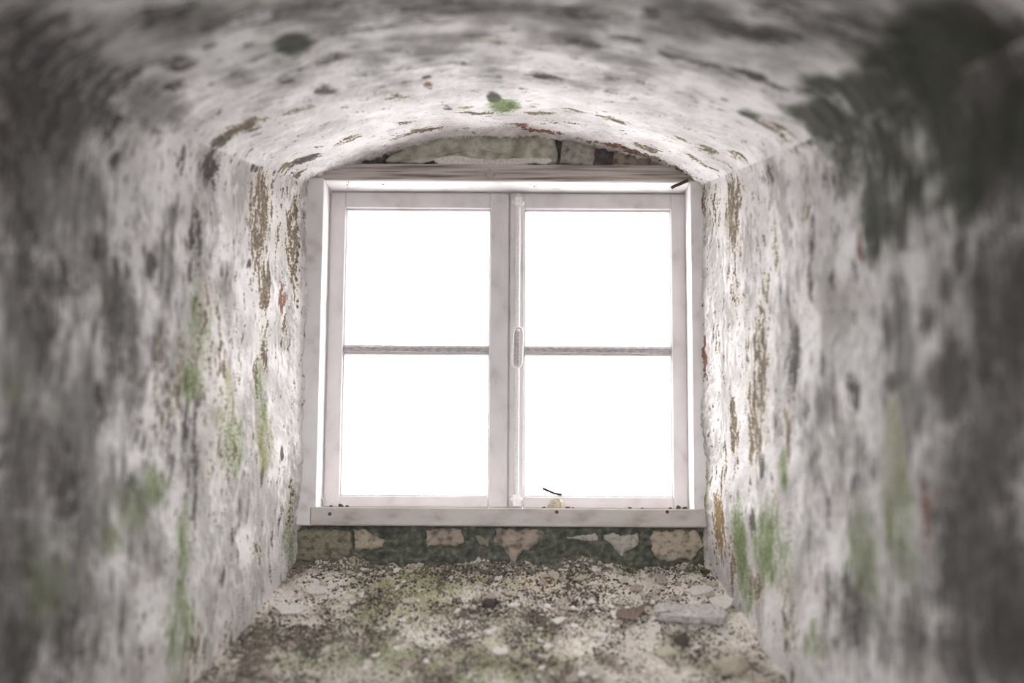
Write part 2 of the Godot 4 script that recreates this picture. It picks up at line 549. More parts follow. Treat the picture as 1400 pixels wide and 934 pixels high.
# ------------------------------------------------------------------ scene
func _ready() -> void:
	# camera: 50 mm lens wide open, tilted up 8 degrees, focused on the window
	var cam := Camera3D.new()
	cam.name = "camera"
	add_child(cam)
	cam.position = Vector3(0, 0, 3.535)
	cam.basis = Basis(Vector3.RIGHT, deg_to_rad(8.0)) * Basis(Vector3.BACK, deg_to_rad(0.35))
	cam.fov = rad_to_deg(2.0 * atan(467.0 / 1944.0))
	cam.near = 0.05
	var optics := CameraAttributesPhysical.new()
	optics.frustum_focal_length = 49.96
	optics.frustum_focus_distance = 3.57
	optics.exposure_aperture = 0.7
	optics.frustum_near = 0.05
	cam.attributes = optics
	cam.current = true
	# light: an even white overcast sky, entering through the window panes and the added rear opening
	var sky := ProceduralSkyMaterial.new()
	sky.sky_top_color = Color(0.98, 0.99, 1.0)
	sky.sky_horizon_color = Color(0.98, 0.99, 1.0)
	sky.ground_bottom_color = Color(0.75, 0.76, 0.77)
	sky.ground_horizon_color = Color(0.75, 0.76, 0.77)
	var env := Environment.new()
	env.background_mode = Environment.BG_SKY
	env.sky = Sky.new()
	env.sky.sky_material = sky
	env.background_energy_multiplier = 15.0
	env.tonemap_mode = Environment.TONE_MAPPER_LINEAR
	env.tonemap_exposure = 1.06
	env.sdfgi_enabled = true
	env.ssao_enabled = true
	env.ssil_enabled = true
	var we := WorldEnvironment.new()
	we.name = "world_environment"
	we.environment = env
	add_child(we)

	rough_noise.seed = 3
	rough_noise.frequency = 0.35
	rough_noise.fractal_octaves = 4
	lump_noise.seed = 5
	lump_noise.frequency = 0.35
	lump_noise.fractal_octaves = 3
	fine_noise.seed = 9
	fine_noise.frequency = 0.5
	fine_noise.fractal_octaves = 3
	make_materials()
	build_niche()
	build_room()
	build_end_wall()
	build_window()
	build_debris()

func uneven(p: Vector3) -> Vector3:
	# the hand-laid plaster swells and sinks, its broken edge by the window most finely
	var near := 1.0 - smoothstep(0.02, 0.12, p.z)
	var d := rough_noise.get_noise_3dv(p * 9.0) * 0.016 + lump_noise.get_noise_3dv(p * 30.0) * 0.003 + fine_noise.get_noise_3dv(p * 110.0) * (0.0012 + 0.006 * near)
	var c := Vector3(-0.02 - 0.04 * p.z, 0.35, p.z)
	var out := (p - c).normalized()
	return p + out * d

func wall_spots(list: Array, w: int, h: int) -> Array:
	var out := []
	for s in list:
		out.append([s[0] / 1.75 * w, (1.0 - s[1]) / 1.5 * h, s[2] / 1.75 * w, s[3] / 1.5 * h, s[4], s[5]])
	return out

func build_niche() -> void:
	var n := 1024
	var limewash := [Vector3(224, 218, 216), Vector3(196, 189, 186), Vector3(162, 156, 151), -0.06, 0.7, 0.9, 1.0]
	var axis := Vector3(-0.05, 0.35, 0.8)
	for side in [-1, 1]:
		var spots := wall_spots(LEFT_STAINS_AND_SHADE if side < 0 else RIGHT_STAINS_AND_SHADE, n, n)
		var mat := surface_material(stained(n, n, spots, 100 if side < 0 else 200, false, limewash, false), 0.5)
		var at := func(i: float, j: float) -> Vector3:
			var z := -0.03 + (DEEP + 0.03) * pow(i, 1.5)
			return uneven(niche(j if side < 0 else 3.0 - j, z))
		var uv_at := func(i: float, j: float) -> Vector2:
			var z := -0.03 + (DEEP + 0.03) * pow(i, 1.5)
			return Vector2(clampf(z / 1.75, 0.001, 0.999), clampf((1.0 - lerpf(-1.25, y_spring(z), j)) / 1.5, 0.001, 0.999))
		var o := put("wall_left" if side < 0 else "wall_right", sheet(280, 400, at, uv_at, Vector3(-side, 0, 0), false, Vector3(side * 0.25, 0, 0)), mat)
		tag(o, "peeling whitewashed niche wall with brown, mouldy and mossy streaks on the left" if side < 0 else "peeling whitewashed niche wall with dark mould and green moss on the right", "wall", "", "structure")
	var vs := []
	for s in VAULT_STAINS_AND_SHADE:
		vs.append([s[0] * n, s[1] / 1.75 * n, s[2] * n, s[3] / 1.75 * n, s[4], s[5]])
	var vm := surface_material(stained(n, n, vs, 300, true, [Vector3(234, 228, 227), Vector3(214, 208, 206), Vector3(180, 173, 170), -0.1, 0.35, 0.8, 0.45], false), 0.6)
	var vat := func(i: float, j: float) -> Vector3:
		return uneven(niche(1.0 + i, -0.03 + (DEEP + 0.03) * pow(j, 1.5)))
	var vuv := func(i: float, j: float) -> Vector2:
		return Vector2(clampf(i, 0.001, 0.999), clampf((-0.03 + (DEEP + 0.03) * pow(j, 1.5)) / 1.75, 0.001, 0.999))
	var ceil_o := put("ceiling", sheet(360, 300, vat, vuv, Vector3.DOWN, false, Vector3(0, 0.25, 0)), vm)
	tag(ceil_o, "shallow whitewashed vault over the window with peeling brown edges and moss spot", "ceiling", "", "structure")
	# the sloping sill
	var fs := []
	for s in FLOOR_STAINS:
		fs.append([(s[0] + 0.85) / 1.6 * 1280, (s[1] + 0.05) / 0.85 * 680, s[2] / 1.6 * 1280, s[3] / 0.85 * 680, s[4], s[5]])
	var fm := surface_material(stained(1280, 680, fs, 400, true, [Vector3(208, 198, 188), Vector3(172, 161, 149), Vector3(150, 144, 122), -0.2, 0.6, 0.0, 1.0], true), 0.6, true)
	var fat := func(i: float, j: float) -> Vector3:
		var z := -0.04 + (DEEP + 0.04) * pow(j, 1.7)
		var x := lerpf(x_left(z) - 0.05, x_right(z) + 0.05, i)
		return Vector3(x, y_sill(x, z), z)
	var fuv := func(i: float, j: float) -> Vector2:
		var z := -0.04 + (DEEP + 0.04) * pow(j, 1.7)
		return Vector2((lerpf(x_left(z) - 0.05, x_right(z) + 0.05, i) + 0.85) / 1.6, (z + 0.05) / 0.85)
	var floor_o := put("floor", sheet(460, 300, fat, fuv, Vector3.UP, false, Vector3(0, -0.2, 0)), fm)
	tag(floor_o, "sloping earthen niche sill covered in crumbs, moss and plaster dust", "floor", "", "structure")

func build_room() -> void:
	# the closed cellar in front of the niche, which the camera stands in
	var x0 := -2.6
	var x1 := 2.6
	var y1 := 1.7
	var z1 := 5.6
	var parts := {
		"wall_room_left": [Vector3(x0 - 0.2, FLOOR_Y, DEEP - 0.02), Vector3(x0, y1, z1)],
		"wall_room_right": [Vector3(x1, FLOOR_Y, DEEP - 0.02), Vector3(x1 + 0.2, y1, z1)],
		"floor_room": [Vector3(x0 - 0.2, FLOOR_Y - 0.2, -0.22), Vector3(x1 + 0.2, FLOOR_Y, z1 + 0.2)],
		"ceiling_room": [Vector3(x0 - 0.2, y1, -0.22), Vector3(x1 + 0.2, y1 + 0.2, z1 + 0.2)],
	}
	var says := {"wall_room_left": "bare grey plaster wall of the cellar, left", "wall_room_right": "bare grey plaster wall of the cellar, right", "floor_room": "bare grey cellar floor below the niche", "ceiling_room": "bare grey cellar ceiling above the niche"}
	for k in parts:
		tag(put(k, box(parts[k][0], parts[k][1]), M.cellar), says[k], k.get_slice("_", 0), "", "structure")
	# unseen rear wall; its high, wide opening is added as daylight fill for the window wall
	var rear := begin()
	add_box(rear, Vector3(x0 - 0.2, FLOOR_Y, z1), Vector3(-1.15, y1, z1 + 0.2))
	add_box(rear, Vector3(1.15, FLOOR_Y, z1), Vector3(x1 + 0.2, y1, z1 + 0.2))
	add_box(rear, Vector3(-1.15, 1.6, z1), Vector3(1.15, y1, z1 + 0.2))
	add_box(rear, Vector3(-1.15, FLOOR_Y, z1), Vector3(1.15, -0.5, z1 + 0.2))
	# added unseen cross wall shades the niche mouth; camera looks through its doorway
	var cross := begin()
	add_box(cross, Vector3(x0, FLOOR_Y, 2.35), Vector3(-0.57, y1, 2.55))
	add_box(cross, Vector3(0.57, FLOOR_Y, 2.35), Vector3(x1, y1, 2.55))
	add_box(cross, Vector3(-0.57, 0.85, 2.35), Vector3(0.57, y1, 2.55))
	tag(put("wall_light_baffle", cross.commit(), M.cellar), "added unseen cross wall with an open doorway, shading the niche mouth", "wall", "", "structure")
	tag(put("wall_room_rear", rear.commit(), M.cellar), "dark cellar wall behind the viewer with a high wide opening added for fill light", "wall", "", "structure")
	# the thick wall the niche is cut through: room face with the niche mouth, and solid sides
	var st := begin()
	var n := 60
	var inner := []
	for i in n + 1: inner.append(section(3.0 * i / n, DEEP))
	inner.append(Vector3(x_right(DEEP), FLOOR_Y, DEEP))
	inner.push_front(Vector3(x_left(DEEP), FLOOR_Y, DEEP))
	for i in inner.size() - 1:
		var e := []
		for p in [inner[i], inner[i + 1]]:
			var d := Vector3(p.x, p.y - 0.2, 0)
			var k := minf((2.6 if d.x > 0 else 2.6) / maxf(absf(d.x), 1e-4), (1.5 if d.y > 0 else 1.8) / maxf(absf(d.y), 1e-4))
			e.append(Vector3(d.x * k, 0.2 + d.y * k, DEEP))
		quad(st, inner[i], inner[i + 1], e[1], e[0], Vector3.BACK)
		quad(st, inner[i] - Vector3(0, 0, 0.1), inner[i + 1] - Vector3(0, 0, 0.1), e[1] - Vector3(0, 0, 0.1), e[0] - Vector3(0, 0, 0.1), Vector3.FORWARD)
	quad(st, Vector3(x_left(DEEP), -1.2, DEEP), Vector3(x_right(DEEP), -1.2, DEEP), Vector3(x_right(DEEP), FLOOR_Y, DEEP), Vector3(x_left(DEEP), FLOOR_Y, DEEP), Vector3.BACK)
	tag(put("wall_front", st.commit(), M.cellar), "bare cellar wall around the mouth of the niche", "wall", "", "structure")
	var so := begin()
	add_box(so, Vector3(x0 - 0.2, FLOOR_Y, -0.22), Vector3(x0, y1, DEEP))
	add_box(so, Vector3(x1, FLOOR_Y, -0.22), Vector3(x1 + 0.2, y1, DEEP))
	# outer face with the opening that the window stands in
	add_box(so, Vector3(x0, FLOOR_Y, -0.22), Vector3(-0.51, y1, -0.09))
	add_box(so, Vector3(0.475, FLOOR_Y, -0.22), Vector3(x1, y1, -0.09))
	add_box(so, Vector3(-0.51, 0.93, -0.22), Vector3(0.475, y1, -0.09))
	add_box(so, Vector3(-0.51, FLOOR_Y, -0.22), Vector3(0.475, 0.06, -0.09))
	tag(put("wall_outer", so.commit(), M.facade), "thick outer masonry around the window opening", "wall", "", "structure")

func build_end_wall() -> void:
	# masonry above and below the window, at the far end of the niche
	var w := holder("wall_end")
	tag(w, "rough masonry end wall around the window, with stones under its sill board", "wall", "", "structure")
	var below := func(i: float, j: float) -> Vector3:
		var x := lerpf(-0.58, 0.54, i)
		var y := lerpf(-0.13, 0.042, j)
		return Vector3(x, y, -0.016 + 0.012 * (1.0 - j) + rough_noise.get_noise_2d(x * 20, y * 24) * 0.014 + lump_noise.get_noise_2d(x * 70, y * 80) * 0.012 + fine_noise.get_noise_2d(x * 240, y * 240) * 0.004)
	var flat := func(i: float, j: float) -> Vector2: return Vector2(i, j)
	put("mortar_bed", sheet(260, 60, below, flat, Vector3.BACK, false, Vector3(0, 0, -0.06)), M.mortar, w)
	var above := func(i: float, j: float) -> Vector3:
		var x := lerpf(-0.55, 0.52, i)
		var y := lerpf(0.94, 1.09, j)
		return Vector3(x, y, -0.03 + rough_noise.get_noise_2d(x * 16, y * 16) * 0.01 + lump_noise.get_noise_2d(x * 60, y * 60) * 0.005)
	put("rubble_core", sheet(200, 40, above, flat, Vector3.BACK, false, Vector3(0, 0, -0.06)), M.dark_stone, w)
	var stones := [
		[[Vector2(-0.53, 0.024), Vector2(-0.43, 0.026), Vector2(-0.392, 0.022), Vector2(-0.388, -0.02), Vector2(-0.415, -0.046), Vector2(-0.47, -0.05), Vector2(-0.535, -0.052)], 0.014, "moss_stone"],
		[[Vector2(-0.384, 0.026), Vector2(-0.355, 0.026), Vector2(-0.33, 0.006), Vector2(-0.308, -0.004), Vector2(-0.316, -0.018), Vector2(-0.345, -0.024), Vector2(-0.386, -0.024)], 0.014, "sand_stone"],
		[[Vector2(-0.212, 0.028), Vector2(-0.12, 0.028), Vector2(-0.112, -0.002), Vector2(-0.141, -0.014), Vector2(-0.204, -0.012)], 0.01, "rose_stone"],
		[[Vector2(-0.042, 0.03), Vector2(0.084, 0.03), Vector2(0.071, -0.004), Vector2(0.03, -0.024), Vector2(0.005, -0.05), Vector2(-0.015, -0.026), Vector2(-0.037, -0.004)], 0.012, "rose_stone"],
		[[Vector2(0.228, 0.022), Vector2(0.27, 0.018), Vector2(0.316, 0.02), Vector2(0.313, -0.006), Vector2(0.287, -0.021), Vector2(0.273, -0.034), Vector2(0.251, -0.012), Vector2(0.234, 0.002)], 0.012, "pale_stone"],
		[[Vector2(0.349, 0.028), Vector2(0.454, 0.032), Vector2(0.472, -0.004), Vector2(0.452, -0.04), Vector2(0.366, -0.045), Vector2(0.341, -0.015)], 0.018, "sand_stone"],
		[[Vector2(0.135, 0.012), Vector2(0.21, 0.02), Vector2(0.212, 0.006), Vector2(0.165, 0.003)], 0.006, "pale_stone"],
		[[Vector2(-0.09, 0.012), Vector2(-0.052, 0.008), Vector2(-0.05, -0.014), Vector2(-0.078, -0.01)], 0.007, "moss_stone"],
	]
	for i in stones.size():
		put("stone", patch_mesh(stones[i][0], -0.012, stones[i][1], 0.008, i), M[stones[i][2]], w)
	var r := put("render_patch", patch_mesh([Vector2(-0.335, 0.962), Vector2(-0.265, 1.012), Vector2(-0.172, 1.05), Vector2(-0.022, 1.055), Vector2(0.1, 1.04), Vector2(0.118, 0.99), Vector2(0.112, 0.957), Vector2(0.04, 0.962), Vector2(-0.021, 0.951), Vector2(-0.1, 0.949), Vector2(-0.143, 0.951), Vector2(-0.19, 0.966), Vector2(-0.25, 0.957)], -0.02, 0.014, 0.006, 20), M.render_patch, w)
	put("render_crust", patch_mesh([Vector2(-0.21, 0.968), Vector2(-0.16, 0.976), Vector2(-0.1, 0.968), Vector2(-0.04, 0.972), Vector2(0.03, 0.966), Vector2(0.08, 0.974), Vector2(0.106, 0.968), Vector2(0.104, 0.957), Vector2(0.03, 0.956), Vector2(-0.02, 0.949), Vector2(-0.12, 0.948), Vector2(-0.19, 0.956)], -0.012, 0.012, 0.009, 25), M.flake_a, r)
	r.set_meta("label", "greenish grey render patch with a ragged pale lower edge")
	put("stone", patch_mesh([Vector2(0.121, 0.96), Vector2(0.124, 1.03), Vector2(0.184, 1.03), Vector2(0.212, 1.0), Vector2(0.205, 0.957)], -0.02, 0.012, 0.004, 21), M.pale_stone, w)
	put("stone", patch_mesh([Vector2(-0.42, 0.952), Vector2(-0.40, 0.99), Vector2(-0.33, 1.03), Vector2(-0.29, 1.03), Vector2(-0.335, 0.954)], -0.025, 0.012, 0.004, 22), M.dark_stone, w)
	put("stone", patch_mesh([Vector2(0.25, 0.954), Vector2(0.26, 1.0), Vector2(0.32, 1.0), Vector2(0.40, 0.97), Vector2(0.41, 0.952)], -0.025, 0.012, 0.004, 23), M.rose_stone, w)

func build_window() -> void:
	var w := holder("window_1")
	tag(w, "old grey-painted casement window with two sashes, four panes and a rod bolt", "window", "", "structure")
	# casing: boards 19 cm deep, whose inner faces catch the daylight
	put("jamb", box(Vector3(-0.545, 0.036, -0.19), Vector3(-0.4815, 0.958, 0.0), 0.002), M.paint, w)
	put("jamb", box(Vector3(0.4525, 0.06, -0.19), Vector3(0.52, 0.958, -0.002), 0.002), M.paint, w)
	put("head_board", box(Vector3(-0.4815, 0.9105, -0.19), Vector3(0.4525, 0.954, -0.012), 0.002), M.paint, w)
	var sill := put("sill_board", box(Vector3(-0.495, 0.036, -0.19), Vector3(0.51, 0.0815, 0.008), 0.003), M.sill_paint, w)
	for p in [Vector2(-0.446, 0.064), Vector2(0.113, 0.072), Vector2(0.385, 0.074)] :
		var nm := CylinderMesh.new()
		nm.top_radius = 0.0042
		nm.bottom_radius = 0.0046
		nm.height = 0.003
		nm.radial_segments = 10
		nm.rings = 0
		var nail := put("nail_head", nm, M.twig, sill)
		nail.rotation.x = PI / 2
		nail.position = Vector3(p.x, p.y, 0.0085)
	var lintel := put("lintel", box(Vector3(-0.53, 0.9112, -0.06), Vector3(0.50, 0.9545, 0.0), 0.003), M.timber, w)
	lintel.set_meta("label", "weathered bare timber lintel board")
	put("plaster_dab", patch_mesh([Vector2(-0.074, 0.929), Vector2(-0.064, 0.935), Vector2(-0.059, 0.944), Vector2(-0.054, 0.935), Vector2(-0.044, 0.929), Vector2(-0.051, 0.918), Vector2(-0.066, 0.917)], 0.0, 0.004, 0.001, 30), M.pale_stone, lintel)
	for p in [[-0.428, 0.9095, -0.05, 0.007], [-0.43, 0.9095, -0.08, 0.006], [-0.422, 0.9095, -0.02, 0.006], [-0.335, 0.9095, -0.04, 0.008], [0.055, 0.9095, -0.05, 0.006], [0.045, 0.9095, -0.03, 0.004]]:
		var rs := RandomNumberGenerator.new()
		rs.seed = int(p[0] * 1000) + 900
		var sp := put("speck", lump_mesh(rs, 0.5, Vector3(1, 0.4, 0.45)), M.twig, w)
		sp.scale = Vector3.ONE * p[3]
		sp.position = Vector3(p[0], p[1], p[2])
		sp.rotation.y = p[0] * 40.0
	# sashes, 11.5 cm behind the casing face
	var zf := -0.115
	var zb := -0.158
	for k in 2:
		var s := holder("sash", w)
		s.set_meta("label", "left casement sash" if k == 0 else "right casement sash with the bolt on its meeting stile")
		var l0 := -0.4785 if k == 0 else -0.0068
		var l1 := -0.4385 if k == 0 else 0.0315
		var r0 := -0.0592 if k == 0 else 0.4145
		var r1 := -0.0092 if k == 0 else 0.4535
		var yb := 0.0835
		var yt := 0.9075
		put("stile", box(Vector3(l0, yb, zb), Vector3(l1, yt, zf), 0.0025), M.sash_paint, s)
		put("stile", box(Vector3(r0, yb, zb), Vector3(r1, yt, zf), 0.0025), M.sash_paint, s)
		put("top_rail", box(Vector3(l1 - 0.001, 0.866, zb), Vector3(r0 + 0.001, yt, zf - 0.0008), 0.0025), M.sash_paint, s)
		put("bottom_rail", box(Vector3(l1 - 0.001, yb, zb), Vector3(r0 + 0.001, 0.1135, zf - 0.0008), 0.0025), M.sash_paint, s)
		put("muntin", box(Vector3(l1 - 0.001, 0.4835, zb + 0.004), Vector3(r0 + 0.001, 0.5005, zf - 0.006), 0.003), M.muntin, s)
		for h in 2:
			var y0 := 0.1135 if h == 0 else 0.5005
			var y1 := 0.4835 if h == 0 else 0.866
			put("pane", box(Vector3(l1 - 0.004, y0 - 0.004, -0.146), Vector3(r0 + 0.004, y1 + 0.004, -0.143)), M.glass, s)
			var st := begin()
			# putty fillet round the pane
			for e in [[Vector3(l1, y1 - 0.006, -0.143), Vector3(r0, y1, -0.128)], [Vector3(l1, y0, -0.143), Vector3(r0, y0 + 0.004, -0.128)], [Vector3(l1, y0, -0.143), Vector3(l1 + 0.004, y1, -0.128)], [Vector3(r0 - 0.003, y0, -0.143), Vector3(r0, y1, -0.128)]]:
				add_box(st, e[0], e[1], 0.0015)
			put("glazing_bead", st.commit(), M.sash_paint, s)
	# backing strip behind the gap between the sashes
	put("rebate_strip", box(Vector3(-0.02, 0.084, -0.165), Vector3(0.01, 0.907, -0.13), 0.001), M.sash_paint, w)
	# rod bolt on the meeting stile
	var b := holder("rod_bolt", w)
	b.set_meta("label", "pale painted rod bolt with loop handle on the meeting stile")
	var pts := []
	for i in 2: pts.append(Vector3(0.0135, 0.086 + 0.818 * i, -0.1075))
	put("rod", tube(pts, 0.0066, false, 14), M.hardware, b)
	var top := begin()
	add_box(top, Vector3(-0.003, 0.872, -0.1165), Vector3(0.031, 0.888, -0.098), 0.005)
	add_box(top, Vector3(0.004, 0.866, -0.1165), Vector3(0.023, 0.895, -0.095), 0.004)
	put("keeper", top.commit(), M.hardware, b)
	var low := begin()
	add_box(low, Vector3(-0.004, 0.098, -0.1165), Vector3(0.031, 0.111, -0.098), 0.004)
	add_box(low, Vector3(0.003, 0.086, -0.1165), Vector3(0.024, 0.118, -0.096), 0.003)
	put("keeper", low.commit(), M.hardware, b)
	var loop := []
	for i in 40:
		var t := TAU * i / 40.0
		var x := 0.0125 * signf(cos(t)) * pow(absf(cos(t)), 0.45)
		var y := 0.0505 * signf(sin(t)) * pow(absf(sin(t)), 0.35)
		loop.append(Vector3(0.0135 + x + y * 0.035, 0.4935 + y, -0.0885 + 0.006 * absf(y) / 0.05))
	put("loop_handle", tube(loop, 0.0032, true, 10), M.hardware, b)
	put("loop_shade_plate", box(Vector3(0.0055, 0.447, -0.1165), Vector3(0.0215, 0.54, -0.096), 0.004), M.muntin, b)  # added grey plate in place of the shaded stile inside the loop

func tilt(x: float, z: float, turn: float, lean := 0.0) -> Basis:
	# lying on the slope, turned about its normal
	var e := 0.012
	var nx := -(y_sill(x + e, z) - y_sill(x - e, z)) / (2 * e) * 0.6
	var nz := -(y_sill(x, z + e) - y_sill(x, z - e)) / (2 * e) * 0.3 + 0.61 * 0.7
	var up := Vector3(nx, 1, nz).normalized()
	var side := up.cross(Vector3.BACK).normalized()
	return Basis(side, up, side.cross(up)) * Basis(Vector3.UP, turn) * Basis(Vector3.BACK, lean)

func build_debris() -> void:
	var rng := RandomNumberGenerator.new()
	rng.seed = 77
	# flat broken slab by the right wall, jutting out over the slope
	var slab := []
	var outline := [Vector2(-0.088, -0.01), Vector2(-0.08, 0.02), Vector2(-0.05, 0.034), Vector2(-0.012, 0.042), Vector2(0.03, 0.036), Vector2(0.075, 0.038), Vector2(0.086, 0.012), Vector2(0.082, -0.034), Vector2(0.03, -0.045), Vector2(-0.03, -0.04), Vector2(-0.07, -0.032)]
	var ragged := []
	for i in outline.size():
		for k in 4:
			var p: Vector2 = outline[i].lerp(outline[(i + 1) % outline.size()], k / 4.0)
			ragged.append(p * (1.0 + rng.randf_range(-0.07, 0.05)))
	var so := put("stone_slab", plate_mesh(ragged, 0.0105, 0.0, rng), M.slab)
	so.transform = Transform3D(Basis(Vector3.RIGHT, 0.36) * Basis(Vector3.BACK, -0.03), Vector3(0.414, y_sill(0.414, 0.2) + 0.022, 0.2))
	tag(so, "flat pale broken slab jutting from the debris beside the right wall", "stone")
	# curled dead leaf
	var v := PackedVector3Array()
	var idx := PackedInt32Array()
	var nu := 16
	var nv := 8
	for face in 2:
		for j in nv + 1:
			for i in nu + 1:
				var u := i / float(nu) * 2.0 - 1.0
				var t := j / float(nv) * 2.0 - 1.0
				var half := 0.021 * pow(maxf(1.0 - u * u, 0.0), 0.6) * (1.0 - 0.25 * u) + 0.0008
				var y := 0.012 * u * u + (0.018 * u * u * u if u > 0 else 0.0) + 0.5 * t * t * half + 0.0012 * cos(t * 9.0 + u * 5.0)
				v.append(Vector3(u * 0.036, y + (0.0009 if face == 0 else 0.0), t * half))
	for face in 2:
		var o0 := face * (nu + 1) * (nv + 1)
		for j in nv:
			for i in nu:
				var a := o0 + j * (nu + 1) + i
				idx.append_array([a, a + 1, a + nu + 2, a, a + nu + 2, a + nu + 1])
	var lf := holder("dead_leaf")
	put("blade", finish(v, idx, Vector3.UP, false), M.leaf, lf)
	put("stalk", tube([Vector3(0.034, 0.028, 0), Vector3(0.04, 0.034, 0.001), Vector3(0.047, 0.037, 0.004)], 0.0009, false, 6), M.leaf, lf)
	lf.transform = Transform3D(tilt(0.278, 0.2, 0.12), Vector3(0.278, y_sill(0.278, 0.2) + 0.004, 0.2))
	tag(lf, "curled brown dead leaf lying left of the flat pale slab", "leaf")
	# dark clod near the middle
	for c in [[-0.05, 0.15, 0.038, 0.028, "humus", "earth_clod", "dark pointed clod of earth in the middle of the sill", "clod"], [0.384, 0.286, 0.04, 0.028, "dark_stone", "rubble_stone", "small dark rubble stone in front of the flat pale slab", "stone"], [0.485, 0.354, 0.075, 0.035, "flake_b", "rubble_stone", "long rounded beige rubble stone near the right wall's foot", "stone"]]:
		var lr := RandomNumberGenerator.new()
		lr.seed = int(c[2] * 1000)
		var o := put(c[5], lump_mesh(lr, 0.45, Vector3(1, 0.8, 0.7), true), M[c[4]])
		o.transform = Transform3D(tilt(c[0], c[1], lr.randf() * 0.6).scaled_local(Vector3(c[2], c[3], c[2])), Vector3(c[0], y_sill(c[0], c[1]) + c[3] * 0.22, c[1]))
		tag(o, c[6], c[7])
	# plaster flakes
	var shapes := []
	for i in 8: shapes.append(flake_mesh(rng, 0.07 + 0.03 * (i % 3), 0.12 * (i % 3), 0.62 + 0.05 * (i % 4)))
	var mats := [M.flake_a, M.flake_a, M.flake_b, M.flake_c]
	var large := [
		[-0.513, 0.166, 0.085, 0.3, 0, "largest pale plaster flake at the foot of the left wall"],
		[-0.464, 0.098, 0.072, 0.1, 0, "oblong pale plaster flake on the left, close under the window wall"],
		[-0.528, 0.128, 0.06, 0.8, 0, "pale plaster flake leaning on the foot of the left wall"],
		[-0.236, 0.131, 0.042, 0.2, 1, "round pale plaster flake among green moss, left of centre"],
		[0.203, 0.247, 0.045, 0.0, 0, "bright white plaster flake in front of the dead leaf"],
		[0.45, 0.1, 0.08, 0.4, 0, "wide pale plaster flake behind the flat slab"],
		[0.492, 0.15, 0.075, 1.0, 0, "pale plaster flake between the flat slab and the right wall"],
		[0.34, 0.315, 0.06, 0.2, 1, "pale beige plaster flake below the small dark rubble stone"],
	]
	for f in large:
		var o := put("plaster_flake", shapes[(f[4] + int(f[2] * 100)) % 8], mats[f[4] * 2])
		o.transform = Transform3D(tilt(f[0], f[1], f[3]).scaled_local(Vector3.ONE * f[2]), Vector3(f[0], y_sill(f[0], f[1]) + f[2] * 0.05, f[1]))
		tag(o, f[5], "plaster flake")
	for i in 285:
		var z := 0.01 + 0.43 * pow(rng.randf(), 1.25)
		var x := lerpf(x_left(z) + 0.02, x_right(z) - 0.02, rng.randf())
		if rng.randf() < 0.45: x = lerpf(0.05, x_right(z) - 0.02, rng.randf())
		var s := rng.randf_range(0.010, 0.026) * (1.7 if rng.randf() < 0.12 else 1.0)
		var o := put("plaster_flake", shapes[rng.randi() % 8], mats[rng.randi() % 4])
		o.transform = Transform3D(tilt(x, z, rng.randf() * TAU, rng.randf_range(-0.25, 0.25)).scaled_local(Vector3(s, s * rng.randf_range(0.8, 1.5), s)), Vector3(x, y_sill(x, z) + s * 0.09, z))
		tag(o, "small broken plaster flake lying among the crumbs on the sloping sill", "plaster flake", "small plaster flakes on the sill")
	# crumbs nobody could count
	scatter("earth_crumbs", "dark crumbs of earth and humus strewn over the sloping sill", "crumbs", M.humus, 8500, 0.0016, 0.0075, 0.5, rng, Vector3(1, 0.75, 0.8), 1)
	scatter("plaster_grit", "pale beige grit of crumbled plaster over the sloping sill", "grit", M.flake_b, 2400, 0.0016, 0.009, 0.4, rng, Vector3(1, 0.6, 0.8), 0)
	scatter("white_plaster_grit", "whitish plaster grit, thickest along the right of the sill", "grit", M.flake_a, 1300, 0.0016, 0.008, 0.4, rng, Vector3(1, 0.55, 0.8), 2)
	scatter("moss_crumbs", "olive green moss crumbs over the left half of the sill", "moss", M.moss, 1700, 0.002, 0.0055, 0.5, rng, Vector3(1, 0.7, 1), 3)
	# moss tufts in the corner under the window and on the sill's back edge
	var blade := begin()
	for s in [-1, 1]:
		tri(blade, Vector3(-0.06 * s, 0, 0), Vector3(0.06 * s, 0, 0.0), Vector3(0.02, 1, 0.12), Vector3(0, 0, s))
	var bm := blade.commit()
	for c in [[0.463, 0.02, 0.03, "tuft of green moss in the corner at the foot of the right wall"], [0.29, 0.012, 0.035, "low green moss tuft under the window, below the pale stone"]]:
		var mm := MultiMesh.new()
		mm.transform_format = MultiMesh.TRANSFORM_3D
		mm.mesh = bm
		mm.instance_count = 160
		for i in 160:
			var x: float = c[0] + rng.randfn() * c[2] * 0.5
			var z: float = c[1] + absf(rng.randfn()) * c[2] * 0.35
			var hgt := rng.randf_range(0.008, 0.022)
			mm.set_instance_transform(i, Transform3D(Basis.from_euler(Vector3(rng.randf_range(-0.6, 0.6), rng.randf() * TAU, rng.randf_range(-0.5, 0.5))).scaled_local(Vector3(0.012, hgt, 0.012)), Vector3(x, y_sill(x, z) - 0.001, z)))
		var o := MultiMeshInstance3D.new()
		o.name = numbered("moss_tuft")
		o.multimesh = mm
		o.material_override = M.moss
		add_child(o)
		tag(o, c[3], "moss", "", "stuff")
	# on the window sill: twig, fallen plaster, cobweb; a splinter under the lintel
	var tw := put("twig", tube([Vector3(0.081, 0.134, -0.112), Vector3(0.095, 0.128, -0.106), Vector3(0.11, 0.1215, -0.104), Vector3(0.129, 0.1185, -0.1)], 0.0036, false, 6), M.twig)
	tag(tw, "thin dark twig leaning against the lower right pane", "twig")
	var lr2 := RandomNumberGenerator.new()
	lr2.seed = 501
	var lump := put("plaster_lump", lump_mesh(lr2, 0.3, Vector3(1, 0.85, 0.8), true), M.flake_b)
	lump.transform = Transform3D(Basis().scaled(Vector3(0.04, 0.032, 0.03)), Vector3(0.113, 0.0905, -0.06))
